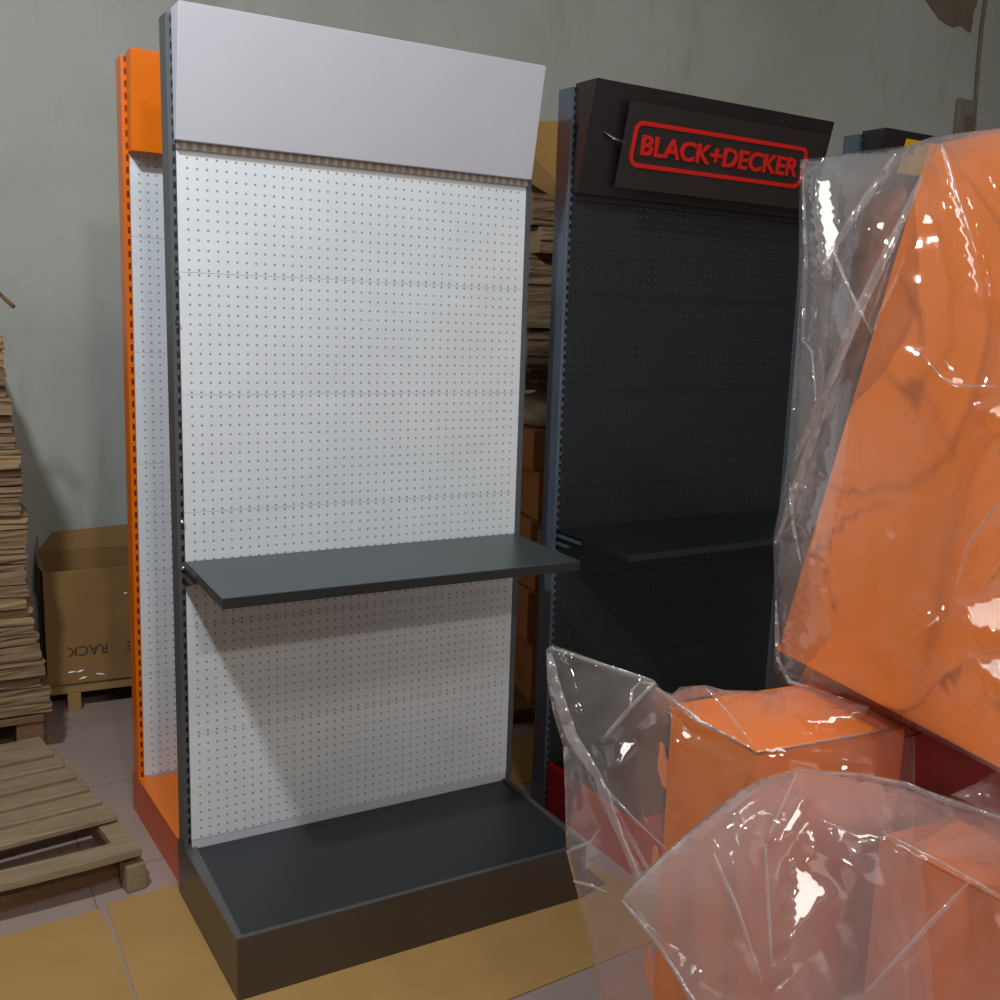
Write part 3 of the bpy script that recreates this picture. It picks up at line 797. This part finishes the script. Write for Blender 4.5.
bag('plastic_bag', 'clear plastic bag around the big tilted orange tray', out1, dep1, 1.0, 2.1, cr1, M['film'], BV, 5, 1, .006,
    folds=[([(907, 146), (893, 166), (880, 186)], 3, 2), ([(923, 174), (893, 240), (862, 304), (828, 385), (794, 460)], 9, 10), ([(896, 154), (855, 215), (814, 280)], 8, 5), ([(831, 246), (850, 290), (872, 334)], 4, 3),
           ([(828, 400), (805, 460), (790, 505), (776, 543)], 9, 6), ([(790, 482), (794, 530), (801, 563)], 4, 3), ([(803, 175), (806, 260), (803, 340), (812, 352), (816, 400)], 4, 3), ([(941, 142), (958, 200), (977, 256)], 7, 3),  # last strip here draws a bright highlight band as milky film
           ([(923, 355), (942, 378), (960, 386), (996, 387)], 2, 4), ([(776, 600), (778, 660), (790, 682), (850, 701)], 5, 3), ([(1000, 500), (968, 545), (955, 590)], 5, 3)],
    facets=[([(810, 168), (836, 178), (842, 240), (826, 285), (818, 240)], PILE), ([(936, 152), (950, 150), (988, 300), (974, 306)], PILE), ([(912, 642), (940, 598), (936, 628)], PILE),
            ([(960, 604), (1010, 586), (1010, 640), (966, 630)], PILE), ([(962, 655), (1010, 655), (1010, 700)], PILE), ([(970, 410), (1010, 395), (1010, 430)], PILE)])

# bag round the hooked box (lower, left)
d2 = 1.52
out2 = [(546, 650), (552, 645), (562, 648), (610, 665), (654, 680), (662, 690), (672, 694), (680, 687), (706, 685), (724, 690), (760, 691), (800, 687), (850, 700), (900, 716), (915, 735), (915, 790), (910, 1010), (908, 1080), (618, 1080), (603, 1010), (590, 950), (577, 893), (566, 850), (565, 790), (563, 746), (553, 712), (547, 680)]
dep2 = [1.60, 1.60, 1.58, 1.56, 1.52, 1.56, 1.6, 1.66, 1.66, 1.66, 1.70, 1.72, 1.7, 1.66, 1.62, 1.58, 1.5, 1.48, 1.5, 1.52, 1.54, 1.56, 1.58, 1.58, 1.6, 1.6, 1.6]
cr2 = [((553, 650), (575, 720), .03, 12), ((575, 720), (600, 800), .03, 12), ((600, 800), (645, 890), .03, 12), ((560, 650), (650, 684), .02, 8), ((655, 684), (632, 705), .03, 8), ((650, 690), (604, 738), .03, 10), ((604, 738), (640, 728), .01, 10), ((555, 655), (608, 820), .02, 7),
       ((672, 696), (700, 722), .02, 8), ((700, 722), (752, 750), .02, 8), ((706, 688), (752, 748), .02, 8), ((590, 700), (595, 790), .01, 10), ((620, 790), (660, 850), .012, 8), ((566, 852), (600, 835), .015, 8), ((575, 890), (612, 895), .015, 8), ((760, 720), (830, 712), .008, 14), ((830, 712), (885, 725), .01, 12)]
bag('plastic_bag', 'clear plastic bag with a peaked corner around the upright hooked orange box', out2, dep2, 1.2, 1.95, cr2, M['film'], BV, 5, 2, .006,
    folds=[([(549, 653), (560, 700), (572, 737), (598, 777), (620, 835), (641, 885)], 12, 8), ([(553, 649), (600, 664), (652, 680)], 4, 3), ([(655, 682), (630, 708), (605, 737)], 3, 6), ([(630, 708), (632, 690), (640, 682), (652, 684)], 3, 2),
           ([(656, 688), (700, 722), (752, 749)], 7, 3), ([(706, 688), (730, 715), (756, 748)], 3, 3), ([(601, 784), (635, 820), (666, 849)], 4, 2), ([(566, 852), (590, 842), (602, 826)], 3, 2), ([(573, 881), (592, 886), (608, 893)], 4, 2), ([(757, 752), (820, 742), (880, 731)], 3, 3)],
    facets=[([(610, 776), (618, 742), (642, 730), (634, 756)], PILE), ([(795, 716), (872, 706), (856, 722), (810, 730)], PILE), ([(668, 705), (700, 712), (740, 738), (700, 730)], PILE)])

# front milky bag
out3 = [(620, 898), (655, 862), (700, 822), (740, 790), (762, 778), (800, 767), (850, 773), (905, 784), (950, 797), (1000, 812), (1070, 830), (1070, 1080), (712, 1080), (690, 1005), (672, 968), (645, 930)]
dep3 = [1.30, 1.29, 1.29, 1.3, 1.32, 1.36, 1.4, 1.42, 1.42, 1.38, 1.3, 1.1, 1.18, 1.24, 1.27, 1.29]
cr3 = [((800, 767), (764, 845), .03, 26), ((764, 845), (770, 965), .025, 26), ((700, 822), (725, 860), .015, 20), ((725, 860), (765, 980), .012, 20), ((800, 768), (812, 850), .012, 18), ((812, 850), (872, 880), .012, 20), ((880, 831), (1000, 898), .02, 14), ((812, 790), (775, 845), .015, 16),
       ((798, 860), (830, 900), .015, 20), ((798, 860), (786, 948), .02, 16), ((786, 948), (830, 900), .012, 18), ((990, 880), (860, 990), .015, 18), ((775, 990), (800, 970), .015, 8), ((620, 898), (700, 960), .015, 12), ((640, 900), (760, 790), .01, 16)]
bag('plastic_bag', 'milky plastic bag in front at the bottom of the pile, over the lower orange box', out3, dep3, 1.0, 1.5, cr3, M['filmm'], BV, 5, 3, .007,
    folds=[([(798, 770), (778, 815), (765, 845), (768, 900), (772, 968)], 3, 4), ([(880, 831), (940, 862), (1000, 896)], 2, 5), ([(812, 816), (840, 828), (873, 845)], 2, 2), ([(970, 881), (915, 940), (859, 1000)], 6, 4),
           ([(800, 770), (860, 775), (906, 784), (942, 799), (1000, 818)], 3, 7), ([(622, 900), (655, 940), (676, 972), (700, 1010)], 5, 4), ([(713, 852), (740, 915), (763, 985)], 5, 3), ([(774, 993), (790, 978)], 4, 3), ([(700, 826), (660, 862), (630, 892)], 3, 4)],
    facets=[([(793, 856), (834, 890), (812, 915), (786, 952)], PILE), ([(768, 842), (800, 796), (812, 792), (802, 826), (780, 848)], PILE), ([(770, 996), (800, 972), (796, 984)], PILE)])

# scrap of film at right between bags
out4 = [(950, 795), (975, 784), (1000, 768), (1070, 740), (1070, 860), (1000, 815)]
dep4 = [1.46, 1.5, 1.5, 1.4, 1.4, 1.45]
bag('plastic_bag', 'small crumpled corner of clear plastic at the right edge between the trays', out4, dep4, 1.3, 1.32, [((952, 795), (1000, 790), .03, 12), ((975, 784), (990, 805), .03, 10)], M['filmm'], BV, 6, 4, .008)

# ---------------------------------------------------------------- light
def area(name, loc, target, size, power, color, sy=None):
    l = bpy.data.lights.new(name, 'AREA'); l.energy = power; l.color = color
    if sy: l.shape = 'RECTANGLE'; l.size = size; l.size_y = sy
    else: l.shape = 'DISK'; l.size = size
    o = bpy.data.objects.new(name, l); C.objects.link(o); o.location = loc
    o.rotation_euler = (Vector(target)-Vector(loc)).to_track_quat('-Z', 'Y').to_euler(); return o
area('assumed_ceiling_lamp', (-1.05, -1.2, 3.7), (-.2, .4, 0), .2, 74, (.88, .95, 1.0))  # assumed unseen lamp, placed to suit the direction of the cast shadows
area('assumed_front_lamp', (-.4, -5.2, 3.9), (.3, 0, 1.2), .3, 50, (1.0, .95, .88))  # second unseen lamp, assumed from the shadow strip below the shelf
area('added_daylight_fill', (2.6, -7.95, 1.7), (2.6, 0, 1.4), 3.9, 55, (1.0, .93, .84), 3.0)  # added unseen fill light at an assumed doorway behind the camera
area('added_pile_light', PILE, (.9, -1.9, 1.0), 1.1, 42, (1.0, .95, .88), .7)  # added overhead light, unseen, for broad highlights on the bags
w = bpy.data.worlds.new('world'); bpy.context.scene.world = w; w.use_nodes = True
w.node_tree.nodes['Background'].inputs[0].default_value = (.8, .88, 1, 1); w.node_tree.nodes['Background'].inputs[1].default_value = .6
vs = bpy.context.scene.view_settings
vs.view_transform = 'Standard'; vs.look = 'None'; vs.exposure = -.12; vs.gamma = 1; vs.use_curve_mapping = False
